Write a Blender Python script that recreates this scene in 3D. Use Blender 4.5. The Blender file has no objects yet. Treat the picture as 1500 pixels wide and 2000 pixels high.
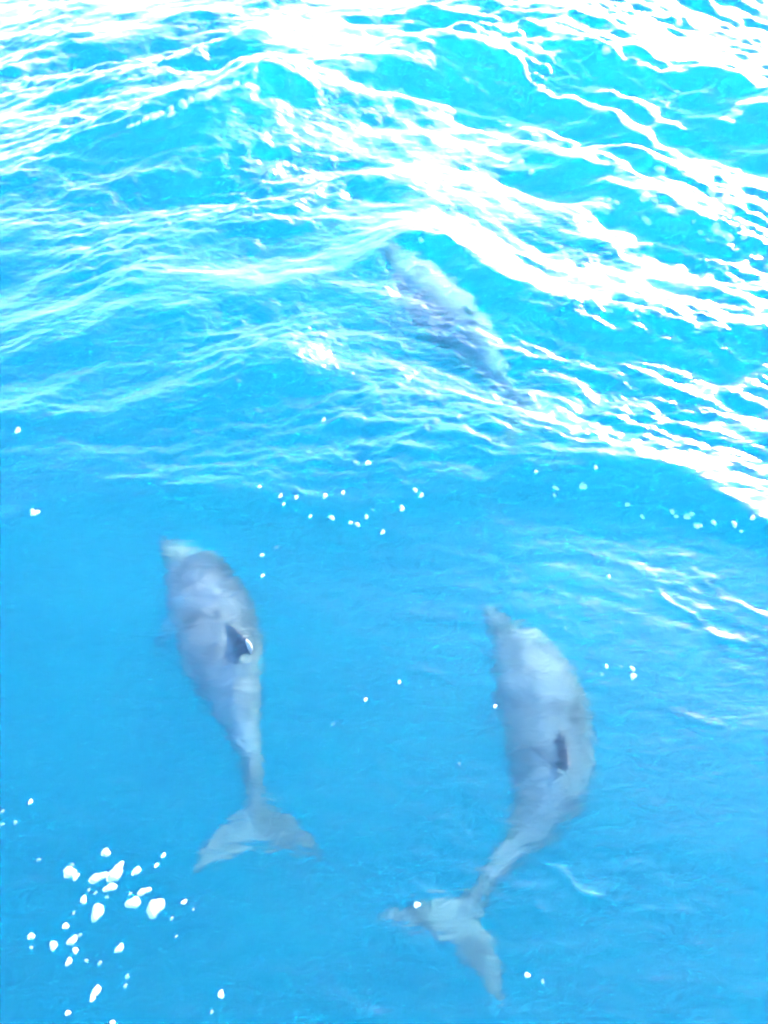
import bpy, math
import numpy as np

# ---------------------------------------------------------------- camera, sky, sun, exposure
scene = bpy.context.scene
col = scene.collection
R = math.radians

cam_data = bpy.data.cameras.new('camera')
cam_data.sensor_fit = 'VERTICAL'
cam_data.angle = R(62)
cam_data.clip_start = 0.05
cam_data.clip_end = 3000
cam = bpy.data.objects.new('camera', cam_data)
cam.location = (0, 0, 4.3)
cam.rotation_euler = (R(90 - 48), 0, 0)
col.objects.link(cam)
cam_data.dof.use_dof = True
cam_data.dof.focus_distance = 4.4
cam_data.dof.aperture_fstop = 0.9
scene.camera = cam

SUN_EL, SUN_AZ = 21.0, 33.0          # azimuth clockwise from +Y (ahead) towards +X (right)
world = bpy.data.worlds.new('World')
scene.world = world
world.use_nodes = True
wn = world.node_tree.nodes
wl = world.node_tree.links
bg = wn['Background']
sky = wn.new('ShaderNodeTexSky')
sky.sky_type = 'NISHITA'
sky.sun_disc = False
sky.sun_elevation = R(SUN_EL)
sky.sun_rotation = R(SUN_AZ)
sky.air_density = 1.0
sky.dust_density = 0.4
sky.ozone_density = 9.0
wl.new(sky.outputs[0], bg.inputs[0])
bg.inputs[1].default_value = 0.15

sun_data = bpy.data.lights.new('sun', 'SUN')
sun_data.energy = 3.2
sun_data.angle = R(0.53)
sun_data.color = (1.0, 0.95, 0.88)
sun = bpy.data.objects.new('sun', sun_data)
sun.rotation_euler = (R(90 - SUN_EL), 0, R(180 - SUN_AZ))
col.objects.link(sun)

scene.view_settings.view_transform = 'Standard'
scene.view_settings.look = 'None'
scene.view_settings.gamma = 1.0
scene.view_settings.use_curve_mapping = False
scene.view_settings.exposure = 4.8

cy = scene.cycles
cy.max_bounces = 8
cy.diffuse_bounces = 2
cy.glossy_bounces = 3
cy.transmission_bounces = 6
cy.volume_bounces = 2
cy.caustics_refractive = True
cy.caustics_reflective = False
cy.blur_glossy = 0.4
cy.filter_width = 2.0
cy.use_denoising = True
cy.sample_clamp_indirect = 20.0

rng = np.random.default_rng(7)


# ---------------------------------------------------------------- helpers
def tag(o, label=None, category=None, group=None, kind=None):
    if label: o['label'] = label
    if category: o['category'] = category
    if group: o['group'] = group
    if kind: o['kind'] = kind
    return o


def new_mesh(name, verts, faces, mat, smooth=True):
    me = bpy.data.meshes.new(name)
    verts = np.asarray(verts, dtype=np.float32)
    faces = np.asarray(faces, dtype=np.int32)
    me.vertices.add(len(verts))
    me.vertices.foreach_set('co', verts.ravel())
    k = faces.shape[1]
    me.loops.add(faces.size)
    me.loops.foreach_set('vertex_index', faces.ravel())
    me.polygons.add(len(faces))
    me.polygons.foreach_set('loop_start', np.arange(len(faces), dtype=np.int32) * k)
    me.update(calc_edges=True)
    if smooth:
        me.polygons.foreach_set('use_smooth', np.ones(len(faces), dtype=bool))
    if mat: me.materials.append(mat)
    return me


def make_obj(name, me, parent=None):
    o = bpy.data.objects.new(name, me)
    col.objects.link(o)
    if parent: o.parent = parent
    return o


def nodes_of(name):
    m = bpy.data.materials.new(name)
    m.use_nodes = True
    nt = m.node_tree
    nt.nodes.clear()
    out = nt.nodes.new('ShaderNodeOutputMaterial')
    return m, nt, nt.nodes, nt.links, out


# ---------------------------------------------------------------- materials
def mat_water():
    m, nt, n, l, out = nodes_of('sea_water')
    tc = n.new('ShaderNodeTexCoord')
    mp = n.new('ShaderNodeMapping')
    mp.inputs['Scale'].default_value = (0.55, 1.0, 1.0)
    nz = n.new('ShaderNodeTexNoise')
    nz.inputs['Scale'].default_value = 11
    nz.inputs['Detail'].default_value = 2
    nz.inputs['Distortion'].default_value = 0.4
    bump = n.new('ShaderNodeBump')
    bump.inputs['Strength'].default_value = 1.0
    bump.inputs['Distance'].default_value = 0.009
    sx = n.new('ShaderNodeSeparateXYZ'); l.new(tc.outputs['Object'], sx.inputs[0])
    mr = n.new('ShaderNodeMapRange')                       # the bow's lee is calmer than the open chop
    mr.inputs['From Min'].default_value = 3.4; mr.inputs['From Max'].default_value = 5.5
    mr.inputs['To Min'].default_value = 0.032; mr.inputs['To Max'].default_value = 0.026
    l.new(sx.outputs['Y'], mr.inputs[0]); l.new(mr.outputs[0], bump.inputs['Distance'])
    l.new(tc.outputs['Object'], mp.inputs[0])
    l.new(mp.outputs[0], nz.inputs['Vector'])
    l.new(nz.outputs[0], bump.inputs['Height'])
    fr = n.new('ShaderNodeFresnel'); fr.inputs['IOR'].default_value = 1.333
    gl = n.new('ShaderNodeBsdfGlossy'); gl.inputs['Roughness'].default_value = 0.17
    rr = n.new('ShaderNodeMapRange')                       # ripples too small to see make far water glossier-rough
    rr.inputs['From Min'].default_value = 4.5; rr.inputs['From Max'].default_value = 11.5
    rr.inputs['To Min'].default_value = 0.23; rr.inputs['To Max'].default_value = 0.64
    l.new(sx.outputs['Y'], rr.inputs[0]); l.new(rr.outputs[0], gl.inputs['Roughness'])
    rf = n.new('ShaderNodeBsdfRefraction'); rf.inputs['IOR'].default_value = 1.333
    rf.inputs['Roughness'].default_value = 0.318
    mx = n.new('ShaderNodeMixShader')
    mp2 = n.new('ShaderNodeMapping'); mp2.inputs['Scale'].default_value = (0.35, 1.0, 1.0)
    l.new(tc.outputs['Object'], mp2.inputs[0])
    nf = n.new('ShaderNodeTexNoise'); nf.inputs['Scale'].default_value = 26; nf.inputs['Detail'].default_value = 3
    l.new(mp2.outputs[0], nf.inputs['Vector'])
    m2 = n.new('ShaderNodeMapRange')
    m2.inputs['From Min'].default_value = 3.6; m2.inputs['From Max'].default_value = 5.2
    m2.inputs['To Min'].default_value = 0.004; m2.inputs['To Max'].default_value = 0.017
    l.new(sx.outputs['Y'], m2.inputs[0])
    bump3 = n.new('ShaderNodeBump'); bump3.inputs['Strength'].default_value = 0.8
    l.new(m2.outputs[0], bump3.inputs['Distance']); l.new(nf.outputs[0], bump3.inputs['Height'])
    bump2 = n.new('ShaderNodeBump'); bump2.inputs['Strength'].default_value = 0.7
    l.new(m2.outputs[0], bump2.inputs['Distance']); l.new(nz.outputs[0], bump2.inputs['Height'])
    l.new(bump3.outputs[0], bump2.inputs['Normal'])
    for s in (fr, gl): l.new(bump2.outputs[0], s.inputs['Normal'])
    if BUMP_REFR: l.new(bump.outputs[0], rf.inputs['Normal'])
    l.new(fr.outputs[0], mx.inputs[0]); l.new(rf.outputs[0], mx.inputs[1]); l.new(gl.outputs[0], mx.inputs[2])
    l.new(mx.outputs[0], out.inputs['Surface'])
    # water body: scattering + absorption, red taken out first
    sc = n.new('ShaderNodeVolumeScatter')
    sc.inputs['Color'].default_value = (0.0, 1.0, 0.97, 1)
    sc.inputs['Density'].default_value = 0.060
    sc.inputs['Anisotropy'].default_value = 0.0
    ab = n.new('ShaderNodeVolumeAbsorption')
    ab.inputs['Color'].default_value = (0.0, 0.90, 0.925, 1)
    ab.inputs['Density'].default_value = 0.75
    ad = n.new('ShaderNodeAddShader')
    l.new(sc.outputs[0], ad.inputs[0]); l.new(ab.outputs[0], ad.inputs[1])
    l.new(ad.outputs[0], out.inputs['Volume'])
    return m


def mat_skin():
    m, nt, n, l, out = nodes_of('dolphin_skin')
    at = n.new('ShaderNodeAttribute'); at.attribute_name = 'belly'
    tc = n.new('ShaderNodeTexCoord')
    nz = n.new('ShaderNodeTexNoise'); nz.inputs['Scale'].default_value = 4.5; nz.inputs['Detail'].default_value = 6
    nz.inputs['Roughness'].default_value = .62
    l.new(tc.outputs['Object'], nz.inputs['Vector'])
    ad = n.new('ShaderNodeMath'); ad.operation = 'MULTIPLY_ADD'
    l.new(nz.outputs[0], ad.inputs[0]); ad.inputs[1].default_value = 1.05
    l.new(at.outputs['Fac'], ad.inputs[2])
    hv = n.new('ShaderNodeMath'); hv.operation = 'MULTIPLY'; hv.inputs[1].default_value = .7
    l.new(ad.outputs[0], hv.inputs[0])
    cr = n.new('ShaderNodeValToRGB')
    e = cr.color_ramp.elements
    e[0].position = 0.24; e[0].color = (0.070, 0.063, 0.050, 1)
    e[1].position = .80; e[1].color = (0.34, 0.30, 0.24, 1)
    e2 = e.new(0.50); e2.color = (0.20, 0.178, 0.138, 1)
    l.new(hv.outputs[0], cr.inputs[0])
    # pale rake scars
    mp = n.new('ShaderNodeMapping'); mp.inputs['Scale'].default_value = (9, 2.2, 9); mp.inputs['Rotation'].default_value = (0, 0, .5)
    l.new(tc.outputs['Object'], mp.inputs[0])
    ns = n.new('ShaderNodeTexNoise'); ns.inputs['Scale'].default_value = 3.5; ns.inputs['Detail'].default_value = 2
    l.new(mp.outputs[0], ns.inputs['Vector'])
    sr = n.new('ShaderNodeMapRange'); sr.inputs['From Min'].default_value = .66; sr.inputs['From Max'].default_value = .74
    sr.inputs['To Max'].default_value = .5
    l.new(ns.outputs[0], sr.inputs[0])
    mx = n.new('ShaderNodeMix'); mx.data_type = 'RGBA'
    l.new(sr.outputs[0], mx.inputs['Factor']); l.new(cr.outputs[0], mx.inputs['A']); mx.inputs['B'].default_value = (.24, .23, .22, 1)
    b = n.new('ShaderNodeBsdfPrincipled')
    b.inputs['Roughness'].default_value = 0.55
    b.inputs['Specular IOR Level'].default_value = 0.1
    l.new(mx.outputs['Result'], b.inputs['Base Color'])
    l.new(b.outputs[0], out.inputs['Surface'])
    return m


def mat_simple(name, color, rough=0.5):
    m, nt, n, l, out = nodes_of(name)
    b = n.new('ShaderNodeBsdfPrincipled')
    nz = n.new('ShaderNodeTexNoise'); nz.inputs['Scale'].default_value = 3
    mx = n.new('ShaderNodeMix'); mx.data_type = 'RGBA'
    mx.inputs['A'].default_value = (*[c * 0.85 for c in color], 1)
    mx.inputs['B'].default_value = (*color, 1)
    l.new(nz.outputs[0], mx.inputs['Factor'])
    l.new(mx.outputs['Result'], b.inputs['Base Color'])
    b.inputs['Roughness'].default_value = rough
    l.new(b.outputs[0], out.inputs['Surface'])
    return m


def mat_glint_foam(name, core, rim):  # soft-edged white that imitates sun glints, also used for crest foam
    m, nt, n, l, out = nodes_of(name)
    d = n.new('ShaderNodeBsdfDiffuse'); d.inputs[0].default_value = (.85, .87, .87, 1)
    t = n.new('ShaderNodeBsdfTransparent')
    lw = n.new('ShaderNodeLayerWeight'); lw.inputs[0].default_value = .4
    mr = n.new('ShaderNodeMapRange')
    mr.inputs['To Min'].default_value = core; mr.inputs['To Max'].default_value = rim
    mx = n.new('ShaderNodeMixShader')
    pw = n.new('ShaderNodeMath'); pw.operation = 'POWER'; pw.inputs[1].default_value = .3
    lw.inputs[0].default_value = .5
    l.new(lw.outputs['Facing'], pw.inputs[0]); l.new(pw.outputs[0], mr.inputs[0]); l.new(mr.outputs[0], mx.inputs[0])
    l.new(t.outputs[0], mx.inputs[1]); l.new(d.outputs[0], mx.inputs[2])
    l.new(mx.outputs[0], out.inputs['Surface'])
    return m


BUMP_REFR = True
M_WATER = mat_water()
M_SKIN = mat_skin()
M_GLINT_FOAM = mat_glint_foam('glint_foam_white', .35, .03)
M_PALE_GLINT = mat_glint_foam('pale_glint', .08, .0)  # fainter white for the smallest imitated sun glints
M_SAND = mat_simple('seabed_sand', (0.10, 0.11, 0.10), 0.9)
M_EYE = mat_simple('eye_dark', (0.01, 0.01, 0.012), 0.2)


# ---------------------------------------------------------------- the sea surface
def value_noise(x, y, scale, seed, octaves=3):
    r = np.random.default_rng(seed)
    tab = r.random((256, 256))
    tot = np.zeros_like(x); amp = 1.0; norm = 0
    for o in range(octaves):
        u = x * scale + 37.3 * o; v = y * scale + 11.7 * o
        iu = np.floor(u).astype(int); iv = np.floor(v).astype(int)
        fu = u - iu; fv = v - iv
        fu = fu * fu * fu * (fu * (6 * fu - 15) + 10); fv = fv * fv * fv * (fv * (6 * fv - 15) + 10)
        a = tab[iu & 255, iv & 255]; b = tab[(iu + 1) & 255, iv & 255]
        c = tab[iu & 255, (iv + 1) & 255]; d = tab[(iu + 1) & 255, (iv + 1) & 255]
        tot += amp * ((a * (1 - fu) + b * fu) * (1 - fv) + (c * (1 - fu) + d * fu) * fv)
        norm += amp; amp *= 0.5; scale *= 2.03
    return tot / norm


def smooth_step(a, b, x):
    t = np.clip((x - a) / (b - a), 0, 1)
    return t * t * (3 - 2 * t)


# crest lines of the larger waves: points (x, y, height), width of the face and of the back
RIDGES = [
    ([(-3.45, 3.44, 0.04), (-2.54, 3.76, 0.10), (-1.74, 4.00, 0.09), (-0.17, 3.99, 0.10), (1.05, 4.10, 0.14), (1.74, 4.08, 0.16), (2.48, 3.61, 0.14), (3.34, 3.19, 0.05)], 0.34, 1.00),
    ([(-4.05, 4.88, 0.04), (-2.97, 5.22, 0.13), (-2.43, 5.47, 0.16), (-1.90, 5.92, 0.18), (-0.82, 6.16, 0.22), (0.31, 6.72, 0.38), (0.90, 6.27, 0.30), (1.48, 5.97, 0.20), (3.04, 5.45, 0.13), (4.16, 5.11, 0.04)], 0.45, 1.20),
    ([(-5.25, 7.80, 0.12), (-3.77, 8.09, 0.34), (-2.58, 8.65, 0.52), (-1.39, 9.30, 0.70), (-0.82, 9.32, 0.42), (0.00, 9.47, 0.22), (1.14, 9.51, 0.06)], 0.75, 2.40),
    ([(-1.75, 9.79, 0.05), (-0.88, 9.98, 0.20), (0.30, 10.44, 0.36), (1.52, 10.96, 0.54), (2.12, 11.01, 0.62), (3.26, 10.50, 0.48), (4.13, 9.32, 0.34), (5.47, 8.93, 0.10)], 0.85, 2.60),
    ([(1.11, 9.10, 0.02), (1.60, 8.58, 0.10), (2.47, 7.71, 0.17), (3.13, 7.04, 0.18), (3.88, 6.64, 0.06)], 0.40, 0.90),
    ([(-4.29, 6.51, 0.04), (-3.42, 6.66, 0.10), (-2.59, 7.05, 0.12), (-1.48, 7.58, 0.08), (-0.51, 7.97, 0.03)], 0.40, 0.90),
    ([(-3.52, 4.45, 0.02), (-2.83, 4.67, 0.07), (-2.32, 4.95, 0.08), (-1.88, 5.46, 0.07), (-1.41, 5.86, 0.02)], 0.25, 0.60),
    ([(-1.92, 4.78, 0.02), (-1.30, 5.08, 0.07), (-0.76, 5.30, 0.09), (-0.19, 4.95, 0.08), (0.57, 4.69, 0.05), (1.31, 4.55, 0.03)], 0.28, 0.60),
    ([(-6.71, 12.91, 0.10), (-4.38, 12.26, 0.25), (-2.44, 12.84, 0.25), (-0.37, 14.07, 0.20)], 0.80, 2.00),
]


CHOP, RIPPLE = 0.0098, 0.0076
WAVELETS = [(-0.04, 2.06, 0.04, 1.92, 0.005), (0.08, 1.94, 0.29, 1.73, 0.005), (-0.32, 2.43, -0.24, 2.21, 0.005), (0.78, 1.52, 1.06, 1.35, 0.005), (1.06, 1.35, 1.29, 1.21, 0.005), (0.71, 1.35, 0.86, 1.19, 0.005), (1.7, 3.18, 1.89, 2.92, 0.005), (1.84, 2.97, 2.23, 2.77, 0.005), (1.81, 3.56, 2.08, 3.18, 0.005), (2.08, 3.18, 2.32, 2.92, 0.005), (1.6, 2.35, 1.9, 2.29, 0.005), (-1.24, 1.62, -0.97, 2.09, 0.005), (-0.95, 1.6, -0.87, 1.78, 0.005), (-1.6, 1.62, -1.28, 1.73, 0.005), (-1.86, 1.38, -1.68, 1.46, 0.005), (-2.42, 3.26, -2.03, 3.39, 0.005), (-1.95, 2.7, -1.91, 2.88, 0.005), (0.68, 3.32, 0.95, 3.34, 0.005), (1.35, 3.6, 1.28, 3.39, 0.005), (1.47, 3.51, 1.59, 3.3, 0.005), (1.55, 0.98, 1.64, 0.88, 0.005), (0.06, 2.6, 0.45, 2.63, 0.005), (-0.35, 3.18, 0.03, 3.22, 0.005), (-1.45, 1.92, -1.15, 2.03, 0.005)]


def wave_height(X, Y):
    wx = X + 0.35 * (value_noise(X, Y, 0.6, 1) - .5) + 0.12 * (value_noise(X, Y, 2.2, 2) - .5)
    wy = Y + 0.45 * (value_noise(X, Y, 0.6, 3) - .5) + 0.14 * (value_noise(X, Y, 2.2, 4) - .5)
    Z = np.zeros_like(X)
    for pts, wf, wb in RIDGES:
        p = np.array(pts)
        xs = np.linspace(-30, 30, 2400)
        k = np.ones(17) / 17
        yc = np.convolve(np.interp(xs, p[:, 0], p[:, 1]), k, 'same')
        am = np.convolve(np.interp(xs, p[:, 0], p[:, 2], left=0, right=0), k, 'same')
        s = wy - np.interp(wx, xs, yc)
        a = np.interp(wx, xs, am)
        w = np.where(s < 0, wf, wb)
        e = 0.06
        Z += a * np.exp(-(np.sqrt(s * s + e * e) - e) / w)
    r = np.random.default_rng(21)
    slick = np.exp(-(((X + 3.0) / 2.6) ** 2 + ((Y - 12.6) / 1.8) ** 2)) + .8 * np.exp(-(((X - 1.2) / 2.0) ** 2 + ((Y - 14.0) / 1.2) ** 2))
    slick = (1 - .7 * slick) * (.65 + .7 * smooth_step(.3, .7, value_noise(X, Y, 0.35, 55)))
    calm = slick * (0.06 + 0.84 * smooth_step(3.7, 4.7, Y) + .45 * smooth_step(6, 10, Y))               # smoother water close to the bow
    # crests bend back on either side of the boat's track
    wyr = wy + 0.42 * smooth_step(2.0, 5.5, Y) * np.sqrt((wx - .3) ** 2 + .35)
    # swell and chop
    for i in range(50):
        lam = 0.28 * (9.0 ** (i / 49))
        th = R(90 + r.normal(0, 24))
        kx, ky = math.cos(th) * 2 * math.pi / lam, math.sin(th) * 2 * math.pi / lam
        amp = CHOP * lam ** 1.05
        ph = kx * wx + ky * (wyr if i % 5 else wy) + r.uniform(0, 6.28)
        Z += (amp * calm) * (1 - 1.3 * np.abs(np.sin(ph / 2)) + .3 * np.cos(ph))
    # ripples, in patches
    patch = smooth_step(.35, .65, value_noise(X, Y, 0.9, 8)) * .9 + .3
    calm2 = slick * (0.16 + 0.86 * smooth_step(3.7, 4.7, Y) + .45 * smooth_step(5, 8, Y))
    for i in range(70):
        lam = 0.05 * (6.0 ** (i / 69))
        th = R(90 + r.normal(0, 34))
        kx, ky = math.cos(th) * 2 * math.pi / lam, math.sin(th) * 2 * math.pi / lam
        amp = RIPPLE * lam
        Z += amp * (calm2 * patch) * np.sin(kx * wx + ky * (wyr if i % 4 else wy) + r.uniform(0, 6.28))
    # thin wavelets on the smooth water
    gap = smooth_step(.40, .62, value_noise(X, Y, 5.0, 31))
    jx = 0.10 * (value_noise(X, Y, 6.0, 32) - .5); jy = 0.10 * (value_noise(X, Y, 6.0, 33) - .5)
    for (x0, y0, x1, y1, hgt) in WAVELETS:
        dx, dy = x1 - x0, y1 - y0
        ln = math.hypot(dx, dy)
        t = ((X + jx - x0) * dx + (Y + jy - y0) * dy) / (ln * ln)
        d = ((X + jx - x0) * dy - (Y + jy - y0) * dx) / ln
        env = smooth_step(-.05, .15, t) * smooth_step(1.05, .85, t)
        Z += hgt * env * gap * np.exp(-(d / .030) ** 2)
    return Z


def build_sea():
    nx, ny = 820, 1020
    u = np.linspace(-1, 1, nx)
    xs = 9.5 * (0.45 * u + 0.55 * u ** 3)
    v = np.linspace(0, 1, ny)
    ys = -1.2 + 6.5 * v + 11.5 * v ** 2.6
    # far rings that carry the sheet to the horizon
    far_x = np.array([12, 16, 24, 40, 80, 200, 600.0])
    xs = np.concatenate([-far_x[::-1], xs, far_x])
    ys = np.concatenate([[-600, -200, -60, -20, -8, -3], ys, [19, 22, 28, 40, 70, 150, 400, 900]])
    X, Y = np.meshgrid(xs, ys)
    Z = wave_height(X, Y)
    fade = smooth_step(16, 10, np.abs(X)) * smooth_step(24, 17.5, Y) * smooth_step(-4, -1.5, Y)
    Z = Z * fade
    h, w = X.shape
    idx = np.arange(h * w).reshape(h, w)
    f = np.stack([idx[:-1, :-1], idx[:-1, 1:], idx[1:, 1:], idx[1:, :-1]], -1).reshape(-1, 4)
    me = new_mesh('sea', np.stack([X, Y, Z], -1).reshape(-1, 3), f, M_WATER)
    o = make_obj('sea', me)
    return tag(o, 'bright turquoise blue rippling sea water with white sky glare on wave backs', 'water', kind='structure')


sea = build_sea()

me = new_mesh('seabed', [(-700, -700, -14), (700, -700, -14), (700, 1000, -14), (-700, 1000, -14)], [(0, 1, 2, 3)], M_SAND, False)
tag(make_obj('seabed', me), 'pale sand seabed far below the blue water', 'seabed', kind='structure')


# ---------------------------------------------------------------- dolphins
def loft(rings, cap=True):
    """rings: list of (n,3) arrays -> verts, quads (+ cap fans as degenerate-free tris are made into quads by centre points)"""
    n = len(rings[0])
    V = [tuple(p) for r in rings for p in r]
    F = []
    for i in range(len(rings) - 1):
        for j in range(n):
            a = i * n + j; b = i * n + (j + 1) % n
            F.append((a, b, b + n, a + n))
    c0 = len(V); V.append(tuple(np.mean(rings[0], axis=0)))
    c1 = len(V); V.append(tuple(np.mean(rings[-1], axis=0)))
    m = (len(rings) - 1) * n
    for j in range(n):
        F.append((c0, (j + 1) % n, j)); F.append((c1, m + j, m + (j + 1) % n))
    return V, F


PROFILE = np.array([  # t, half width, height above, height below, centre offset (all in body lengths)
    (0.000, .010, .007, .007, -.018), (0.008, .020, .013, .014, -.018), (0.035, .027, .018, .021, -.017), (0.070, .034, .025, .028, -.014),
    (0.092, .043, .038, .036, -.010), (0.115, .055, .055, .045, -.006), (0.15, .070, .070, .060, -.002), (0.20, .086, .082, .078, 0),
    (0.27, .100, .091, .094, 0), (0.35, .107, .095, .103, 0), (0.43, .106, .095, .103, 0), (0.51, .098, .091, .096, 0),
    (0.60, .072, .079, .076, 0), (0.69, .048, .063, .056, 0), (0.77, .031, .049, .040, 0), (0.84, .021, .037, .030, 0),
    (0.90, .019, .029, .023, 0), (0.945, .016, .018, .015, 0), (0.975, .016, .010, .009, 0), (0.995, .012, .005, .005, 0)])


def dolphin_rest_mesh():
    V, F = [], []

    def add(vf):
        b = len(V)
        V.extend(vf[0]); F.extend([tuple(i + b for i in f) for f in vf[1]])

    # body of revolution-like rings
    t = np.concatenate([np.linspace(0, .12, 18), np.linspace(.13, .995, 60)])
    P = np.stack([np.interp(t, PROFILE[:, 0], PROFILE[:, k]) for k in range(1, 5)], 1)
    for it in range(2):
        P[1:-1] = .25 * P[:-2] + .5 * P[1:-1] + .25 * P[2:]
    ang = np.linspace(0, 2 * math.pi, 32, endpoint=False)
    rings = []
    for ti, (w, hu, hl, c) in zip(t, P):
        s, co = np.sin(ang), np.cos(ang)
        rings.append(np.stack([np.full(32, ti), w * co, c + np.where(s > 0, hu, hl) * s], 1))
    add(loft(rings))

    def foil(sections):
        # sections: (centre point, chord vector, thickness vector); each a flattened ellipse-teardrop
        rg = []
        a = np.linspace(0, 2 * math.pi, 20, endpoint=False)
        for c, ch, th in sections:
            c, ch, th = map(np.array, (c, ch, th))
            k = np.cos(a)
            rg.append(c + np.outer(k * .5, ch) + np.outer(np.sin(a) * (.62 - .38 * k) * .8, th))
        add(loft(rg))

    # dorsal fin: swept back, hooked tip
    sec = []
    for h in np.linspace(0, 1, 12):
        lead = .405 + .115 * h + .045 * h ** 2.2
        trail = .585 - .034 * math.sin(min(h * 1.25, 1) * math.pi) * (1 - .3 * h) + .006 * h ** 3
        chord = max(trail - lead, .012)
        if h == 1: chord = .012
        sec.append(((lead + chord / 2, 0, .070 + .130 * h), (chord, 0, 0), (0, .017 * (1 - .62 * h), 0)))
    foil(sec)
    # pectoral flippers
    for sgn in (-1, 1):
        sec = []
        for h in np.linspace(0, 1, 12):
            chord = .070 * (1 - .15 * h) * math.sqrt(max(1 - h ** 3.2, .03))
            x = .265 + .105 * h + .02 * h * h
            sec.append(((x, sgn * (.070 + .048 * h), -.066 - .080 * h), (chord, 0, 0), (0, .004 * sgn, .013 * (1 - .5 * h))))
        foil(sec)
    # flukes: one swept lunate tail, notched behind
    sec = []
    for s in np.linspace(-1, 1, 31):
        h = abs(s)
        lead = .930 + .100 * h ** 1.35 + .02 * h ** 4
        trail = 1.034 + .014 * (1 - (1 - min(h / .14, 1)) ** 2) * (1 - .2 * h) + .052 * h ** 2.4
        chord = max((trail - lead) * math.sqrt(max(1 - h ** 5, .02)), .016)
        sec.append((((lead + trail) / 2 + .01 * h ** 6, .135 * s, 0), (chord, 0, 0), (0, 0, .011 * (1 - .55 * h))))
    foil(sec)
    me = bpy.data.meshes.new('dolphin_rest')
    me.from_pydata(V, [], F)
    o = bpy.data.objects.new('dolphin_rest', me)
    col.objects.link(o)
    r = o.modifiers.new('r', 'REMESH'); r.mode = 'VOXEL'; r.voxel_size = .0042; r.adaptivity = 0
    s = o.modifiers.new('s', 'SMOOTH'); s.factor = .5; s.iterations = 6
    dg = bpy.context.evaluated_depsgraph_get()
    ev = o.evaluated_get(dg)
    em = ev.to_mesh()
    co = np.zeros(len(em.vertices) * 3); em.vertices.foreach_get('co', co)
    no = np.zeros(len(em.vertices) * 3); em.vertices.foreach_get('normal', no)
    faces = [tuple(p.vertices) for p in em.polygons]
    ev.to_mesh_clear()
    bpy.data.objects.remove(o); bpy.data.meshes.remove(me)
    return co.reshape(-1, 3), no.reshape(-1, 3), faces


REST_CO, REST_NO, REST_F = dolphin_rest_mesh()
REST_F = np.array([f for f in REST_F if len(f) == 4], dtype=np.int32)


def spine_frames(pts, n=400):
    p = np.array(pts, float)
    d = np.concatenate([[0], np.cumsum(np.linalg.norm(np.diff(p, axis=0), axis=1))]); d /= d[-1]
    # smooth Catmull-like resampling by repeated averaging of a dense polyline
    t = np.linspace(0, 1, n)
    q = np.stack([np.interp(t, d, p[:, k]) for k in range(3)], 1)
    for _ in range(900):
        q[1:-1] = .25 * q[:-2] + .5 * q[1:-1] + .25 * q[2:]
    s = np.concatenate([[0], np.cumsum(np.linalg.norm(np.diff(q, axis=0), axis=1))])
    L = s[-1]
    q = np.stack([np.interp(t, s / L, q[:, k]) for k in range(3)], 1)
    return t, q, L


def bend(co, frames, roll, girth):
    t, q, L = frames
    T = np.gradient(q, axis=0); T /= np.linalg.norm(T, axis=1)[:, None]
    S = np.cross(np.array([0, 0, 1.0]), T); S /= np.linalg.norm(S, axis=1)[:, None]     # side
    U = np.cross(T, S)
    x = co[:, 0]
    tx = np.clip(x, 0, 1)
    f = lambda A: np.stack([np.interp(tx, t, A[:, k]) for k in range(3)], 1)
    C, TT, SS, UU = f(q), f(T), f(S), f(U)
    C = C + TT * ((x - tx) * L)[:, None]
    ra = roll(tx)
    ca, sa = np.cos(ra)[:, None], np.sin(ra)[:, None]
    S2 = SS * ca + UU * sa
    U2 = UU * ca - SS * sa
    return C + S2 * (co[:, 1] * L * girth)[:, None] + U2 * (co[:, 2] * L * girth)[:, None]


EYE_BALL = np.array([(math.sin(a) * math.cos(b), math.cos(a), math.sin(a) * math.sin(b))
                     for a in np.linspace(.15, math.pi - .15, 7) for b in np.linspace(0, 2 * math.pi, 10, endpoint=False)])
EYE_F = [(i * 10 + j, i * 10 + (j + 1) % 10, (i + 1) * 10 + (j + 1) % 10, (i + 1) * 10 + j) for i in range(6) for j in range(10)]


def build_dolphin(pts, roll, label, girth=1.17, fin=1.0):
    frames = spine_frames(pts)
    co = REST_CO.copy()
    hi = co[:, 2] > .092
    co[hi, 2] = .092 + (co[hi, 2] - .092) * fin
    P = bend(co, frames, roll, girth)
    x = REST_CO[:, 0]
    base = np.array([P[:, 0].mean(), P[:, 1].mean(), P[:, 2].mean()])
    me = new_mesh('dolphin', P - base, REST_F, M_SKIN)
    z = REST_CO[:, 2] / .1
    belly = np.clip(.45 - .55 * z - .1 * REST_NO[:, 2], 0, 1)
    tail = smooth_step(.80, .92, x)
    belly = belly * (1 - tail) + -.05 * tail
    belly = belly * (.25 + .75 * smooth_step(.06, .15, x)) - .12 * (1 - smooth_step(.05, .16, x))
    flip = smooth_step(-.098, -.112, REST_CO[:, 2]) * (x < .45) + smooth_step(.108, .116, np.abs(REST_CO[:, 1])) * (x < .5)
    belly = np.where(flip > .5, .05, belly)
    a = me.attributes.new('belly', 'FLOAT', 'POINT')
    a.data.foreach_set('value', belly.astype(np.float32))
    o = make_obj('dolphin', me)
    o.location = base
    tag(o, label, 'dolphin', 'dolphins swimming just under the surface')
    for sgn in (-1, 1):
        e = EYE_BALL * np.array([.0065, .0055, .0055]) + np.array([.137, sgn * .0595, -.016])
        make_obj('eye', new_mesh('eye', bend(e, frames, roll, girth) - base, EYE_F, M_EYE), o)
    return o


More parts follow.
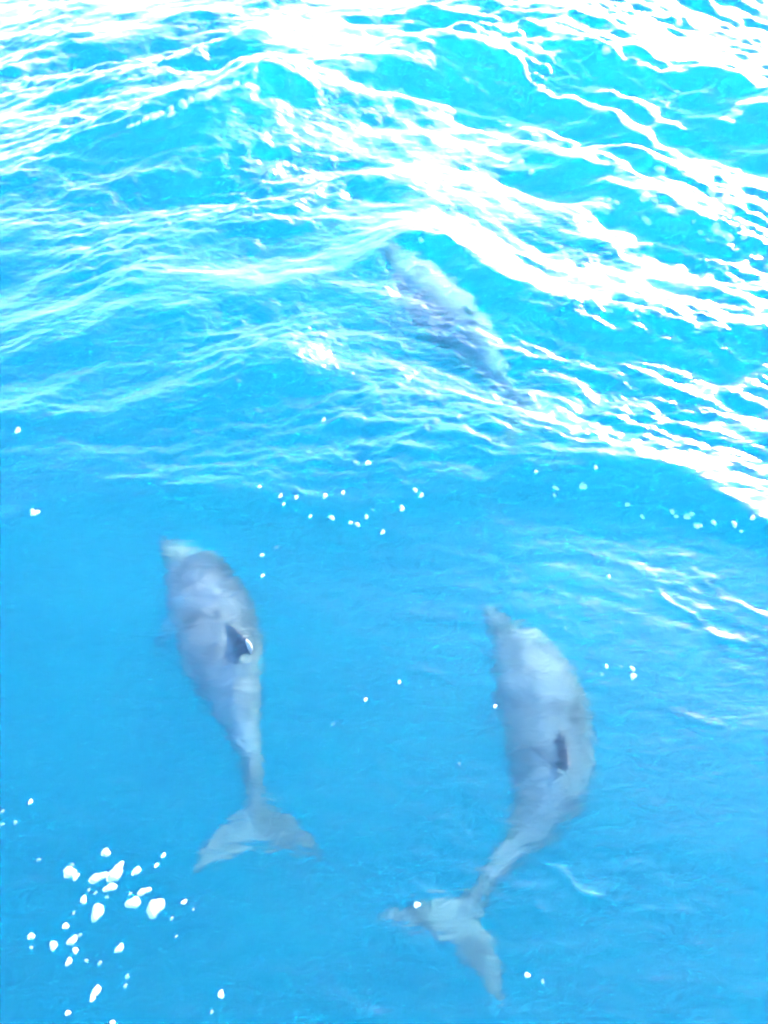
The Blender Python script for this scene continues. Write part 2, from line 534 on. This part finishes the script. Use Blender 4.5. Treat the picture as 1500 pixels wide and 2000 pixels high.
LEFT = [(-1.528, 3.85, -0.36), (-1.292, 3.583, -0.38), (-1.107, 3.217, -0.4), (-0.989, 2.844, -0.42), (-0.838, 2.442, -0.46), (-0.731, 2.083, -0.52), (-0.7, 1.843, -0.5)]
RIGHT = [(0.681, 3.302, -0.42), (0.857, 3.058, -0.48), (0.962, 2.741, -0.52), (0.995, 2.442, -0.55), (0.98, 2.191, -0.57), (0.869, 1.923, -0.58), (0.640, 1.675, -0.56), (0.450, 1.465, -0.53), (0.370, 1.330, -0.5)]
FAR = [(0.02, 7.25, -0.13), (0.235, 6.90, -0.20), (0.545, 6.36, -0.29), (0.850, 5.83, -0.35), (1.05, 5.37, -0.40), (1.19, 5.08, -0.43)]
build_dolphin(LEFT, lambda t: -.34 + .28 * smooth_step(.55, .95, t), 'grey dolphin with its dorsal fin tip breaking the surface, tail straight behind')
build_dolphin(RIGHT, lambda t: -.14 + .12 * smooth_step(.55, .95, t), 'pale grey dolphin bent in a curve with its tail flukes swung to one side')
build_dolphin(FAR, lambda t: -.25 + .15 * smooth_step(.55, .95, t), 'blurred pale dolphin swimming ahead inside the face of a wave', fin=.2)


# ---------------------------------------------------------------- sun glints modelled as white flecks, plus peak-crest foam: x, y, z, width, depth
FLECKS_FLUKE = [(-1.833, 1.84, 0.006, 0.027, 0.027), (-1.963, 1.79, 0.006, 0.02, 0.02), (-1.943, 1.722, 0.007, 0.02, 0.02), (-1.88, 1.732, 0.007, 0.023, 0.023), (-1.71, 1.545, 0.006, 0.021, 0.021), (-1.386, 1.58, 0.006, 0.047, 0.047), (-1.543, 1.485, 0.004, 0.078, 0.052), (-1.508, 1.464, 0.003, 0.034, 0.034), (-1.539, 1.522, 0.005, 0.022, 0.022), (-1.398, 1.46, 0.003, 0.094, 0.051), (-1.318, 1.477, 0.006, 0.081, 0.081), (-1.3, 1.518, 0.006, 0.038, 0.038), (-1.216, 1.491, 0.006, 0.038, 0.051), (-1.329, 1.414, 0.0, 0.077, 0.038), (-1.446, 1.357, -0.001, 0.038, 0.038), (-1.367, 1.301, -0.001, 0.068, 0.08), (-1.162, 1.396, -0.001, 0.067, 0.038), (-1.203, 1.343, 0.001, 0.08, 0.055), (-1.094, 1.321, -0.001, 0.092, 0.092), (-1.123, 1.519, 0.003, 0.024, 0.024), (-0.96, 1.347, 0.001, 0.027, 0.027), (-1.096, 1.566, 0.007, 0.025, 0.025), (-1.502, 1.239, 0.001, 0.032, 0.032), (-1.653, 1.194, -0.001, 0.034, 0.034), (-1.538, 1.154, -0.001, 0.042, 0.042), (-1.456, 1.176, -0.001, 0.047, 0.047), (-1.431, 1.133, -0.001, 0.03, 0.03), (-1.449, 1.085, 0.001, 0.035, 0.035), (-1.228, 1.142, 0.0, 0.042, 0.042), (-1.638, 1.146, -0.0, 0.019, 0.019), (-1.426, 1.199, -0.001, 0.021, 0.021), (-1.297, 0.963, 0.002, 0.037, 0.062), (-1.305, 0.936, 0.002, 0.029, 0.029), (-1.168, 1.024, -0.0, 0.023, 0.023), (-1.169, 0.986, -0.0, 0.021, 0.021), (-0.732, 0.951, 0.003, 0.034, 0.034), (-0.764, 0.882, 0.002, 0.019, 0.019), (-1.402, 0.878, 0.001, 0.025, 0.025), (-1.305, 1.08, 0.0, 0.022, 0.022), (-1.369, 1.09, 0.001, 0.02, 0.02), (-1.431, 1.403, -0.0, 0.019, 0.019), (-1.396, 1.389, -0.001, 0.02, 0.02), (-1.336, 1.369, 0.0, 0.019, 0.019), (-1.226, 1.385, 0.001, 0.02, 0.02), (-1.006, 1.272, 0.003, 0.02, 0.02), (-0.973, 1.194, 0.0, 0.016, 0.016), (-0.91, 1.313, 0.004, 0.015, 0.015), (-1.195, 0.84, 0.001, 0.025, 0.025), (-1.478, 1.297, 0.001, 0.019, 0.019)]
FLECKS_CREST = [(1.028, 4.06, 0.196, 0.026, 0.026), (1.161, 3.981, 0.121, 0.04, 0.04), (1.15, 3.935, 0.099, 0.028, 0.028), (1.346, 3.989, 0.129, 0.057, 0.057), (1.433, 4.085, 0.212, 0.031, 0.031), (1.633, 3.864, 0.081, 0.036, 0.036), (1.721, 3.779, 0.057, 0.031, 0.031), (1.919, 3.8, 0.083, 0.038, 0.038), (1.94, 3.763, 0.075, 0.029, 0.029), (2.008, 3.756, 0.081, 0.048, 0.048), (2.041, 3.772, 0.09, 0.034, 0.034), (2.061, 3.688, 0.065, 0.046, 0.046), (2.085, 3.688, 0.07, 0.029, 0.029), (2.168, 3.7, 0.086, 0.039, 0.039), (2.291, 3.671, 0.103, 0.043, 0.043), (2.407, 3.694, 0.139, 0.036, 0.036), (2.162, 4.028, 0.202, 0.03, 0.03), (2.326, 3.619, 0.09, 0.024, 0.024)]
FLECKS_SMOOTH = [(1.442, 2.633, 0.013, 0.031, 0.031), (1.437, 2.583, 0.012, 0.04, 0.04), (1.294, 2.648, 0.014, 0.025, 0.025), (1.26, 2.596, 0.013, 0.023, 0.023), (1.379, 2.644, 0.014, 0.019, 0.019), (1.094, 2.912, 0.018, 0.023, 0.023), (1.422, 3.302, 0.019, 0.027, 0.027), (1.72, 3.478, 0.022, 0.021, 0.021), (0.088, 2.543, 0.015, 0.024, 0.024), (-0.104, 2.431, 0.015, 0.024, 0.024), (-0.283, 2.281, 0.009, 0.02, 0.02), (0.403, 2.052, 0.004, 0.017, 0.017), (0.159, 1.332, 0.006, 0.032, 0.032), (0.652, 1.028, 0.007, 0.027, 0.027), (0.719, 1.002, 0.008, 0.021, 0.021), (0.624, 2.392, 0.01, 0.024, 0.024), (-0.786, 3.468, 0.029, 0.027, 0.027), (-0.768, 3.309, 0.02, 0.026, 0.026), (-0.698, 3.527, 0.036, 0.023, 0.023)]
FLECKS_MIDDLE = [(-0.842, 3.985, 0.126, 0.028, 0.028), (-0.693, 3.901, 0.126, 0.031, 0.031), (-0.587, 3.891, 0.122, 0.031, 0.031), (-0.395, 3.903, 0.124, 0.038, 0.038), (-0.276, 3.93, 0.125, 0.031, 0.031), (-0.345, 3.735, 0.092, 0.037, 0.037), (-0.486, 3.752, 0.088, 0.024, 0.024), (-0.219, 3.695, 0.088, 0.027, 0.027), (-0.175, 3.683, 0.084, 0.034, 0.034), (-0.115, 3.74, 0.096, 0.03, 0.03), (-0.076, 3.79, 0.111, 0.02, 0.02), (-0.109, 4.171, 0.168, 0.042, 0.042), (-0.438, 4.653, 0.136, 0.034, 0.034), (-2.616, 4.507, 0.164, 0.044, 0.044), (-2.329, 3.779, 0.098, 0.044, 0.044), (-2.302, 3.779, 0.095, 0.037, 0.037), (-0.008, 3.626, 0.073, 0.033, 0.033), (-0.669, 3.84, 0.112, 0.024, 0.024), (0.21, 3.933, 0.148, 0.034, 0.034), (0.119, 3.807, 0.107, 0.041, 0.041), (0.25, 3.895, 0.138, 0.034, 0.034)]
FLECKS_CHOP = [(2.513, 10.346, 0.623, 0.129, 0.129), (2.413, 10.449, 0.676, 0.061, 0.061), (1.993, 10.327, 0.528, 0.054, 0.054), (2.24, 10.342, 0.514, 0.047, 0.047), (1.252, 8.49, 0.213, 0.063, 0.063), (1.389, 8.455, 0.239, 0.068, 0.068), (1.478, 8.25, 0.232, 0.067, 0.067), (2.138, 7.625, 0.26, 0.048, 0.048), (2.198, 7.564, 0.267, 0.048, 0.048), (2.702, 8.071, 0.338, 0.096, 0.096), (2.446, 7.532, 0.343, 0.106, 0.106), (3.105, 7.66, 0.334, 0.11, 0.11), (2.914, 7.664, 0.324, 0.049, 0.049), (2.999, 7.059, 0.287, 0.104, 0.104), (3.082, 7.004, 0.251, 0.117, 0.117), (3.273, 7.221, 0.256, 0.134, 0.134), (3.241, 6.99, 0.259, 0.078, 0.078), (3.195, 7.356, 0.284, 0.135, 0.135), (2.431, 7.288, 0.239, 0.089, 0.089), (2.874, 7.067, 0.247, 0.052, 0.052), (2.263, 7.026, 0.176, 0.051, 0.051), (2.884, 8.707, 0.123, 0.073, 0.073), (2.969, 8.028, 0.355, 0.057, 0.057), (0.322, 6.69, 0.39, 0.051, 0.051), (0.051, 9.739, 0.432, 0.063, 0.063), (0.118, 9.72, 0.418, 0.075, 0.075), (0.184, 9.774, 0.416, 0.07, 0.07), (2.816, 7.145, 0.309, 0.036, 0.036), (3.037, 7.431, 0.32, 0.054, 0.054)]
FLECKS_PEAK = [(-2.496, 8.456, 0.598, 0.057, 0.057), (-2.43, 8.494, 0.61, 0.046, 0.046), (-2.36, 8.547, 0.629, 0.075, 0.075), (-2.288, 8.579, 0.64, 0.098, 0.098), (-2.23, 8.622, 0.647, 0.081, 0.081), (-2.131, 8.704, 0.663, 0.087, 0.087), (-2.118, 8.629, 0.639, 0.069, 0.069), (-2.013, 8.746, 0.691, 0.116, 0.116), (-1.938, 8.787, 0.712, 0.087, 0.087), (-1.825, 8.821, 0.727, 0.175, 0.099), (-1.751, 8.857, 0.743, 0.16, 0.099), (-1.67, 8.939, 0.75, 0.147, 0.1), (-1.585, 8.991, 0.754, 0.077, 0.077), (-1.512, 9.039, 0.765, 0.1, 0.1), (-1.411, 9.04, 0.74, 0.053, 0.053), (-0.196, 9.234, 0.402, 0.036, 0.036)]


def fleck_mesh(seed, mat):
    r = np.random.default_rng(seed)
    V, F = [], []
    n, m = 14, 5
    ph = r.uniform(0, 6.28, 3)
    for i in range(1, m + 1):
        th = math.pi * i / (m + 1)
        for j in range(n):
            a = 2 * math.pi * j / n
            k = .5 * (1 + .16 * math.sin(2 * a + ph[0]) + .12 * math.sin(3 * a + ph[1]) + .07 * math.sin(5 * a + ph[2]))
            V.append((k * math.sin(th) * math.cos(a), k * math.sin(th) * math.sin(a), .28 * math.cos(th)))
    for i in range(m - 1):
        for j in range(n):
            a = i * n + j; b = i * n + (j + 1) % n
            F.append((a, a + n, b + n, b))
    top = len(V); V += [(0, 0, .28), (0, 0, -.28)]
    for j in range(n):
        F.append((top, j, (j + 1) % n)); F.append((top + 1, (m - 1) * n + (j + 1) % n, (m - 1) * n + j))
    me = bpy.data.meshes.new('glint_foam_fleck'); me.from_pydata(V, [], F)
    me.polygons.foreach_set('use_smooth', np.ones(len(F), dtype=bool))
    me.materials.append(mat)
    return me


FLECK_MESHES = [fleck_mesh(s, M_GLINT_FOAM) for s in range(6)]  # white bodies standing in for sun glints; on the peaked crest, foam
PALE_GLINT_MESHES = [fleck_mesh(s, M_PALE_GLINT) for s in range(6)]  # same shapes, fainter, for the smallest sun glints
PALE_GLINT_MAX = .0235
frng = np.random.default_rng(5)
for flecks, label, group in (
        (FLECKS_FLUKE, 'white fleck modelling a sun glint in the scattered cluster beside the straight dolphin tail', 'modelled sun glints beside the tail flukes'),
        (FLECKS_CREST, 'white fleck modelling a sun glint along the dark wave edge ahead of the curved dolphin', 'modelled sun glints on the wave edge'),
        (FLECKS_SMOOTH, 'lone pale fleck modelling a sun glint on the smooth blue water around the curved dolphin', 'lone modelled sun glints around the dolphins'),
        (FLECKS_MIDDLE, 'pale fleck modelling a sun glint on the water between the straight dolphin and the farthest one', 'modelled sun glints between the dolphins'),
        (FLECKS_CHOP, 'white fleck modelling a sun glint on the bright choppy water beyond the farthest dolphin', 'modelled sun glints on the choppy water'),
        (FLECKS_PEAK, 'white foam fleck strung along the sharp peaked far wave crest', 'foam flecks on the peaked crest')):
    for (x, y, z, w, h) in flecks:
        o = make_obj('glint_foam_fleck', (PALE_GLINT_MESHES if w < PALE_GLINT_MAX and y < 5 else FLECK_MESHES)[frng.integers(6)])
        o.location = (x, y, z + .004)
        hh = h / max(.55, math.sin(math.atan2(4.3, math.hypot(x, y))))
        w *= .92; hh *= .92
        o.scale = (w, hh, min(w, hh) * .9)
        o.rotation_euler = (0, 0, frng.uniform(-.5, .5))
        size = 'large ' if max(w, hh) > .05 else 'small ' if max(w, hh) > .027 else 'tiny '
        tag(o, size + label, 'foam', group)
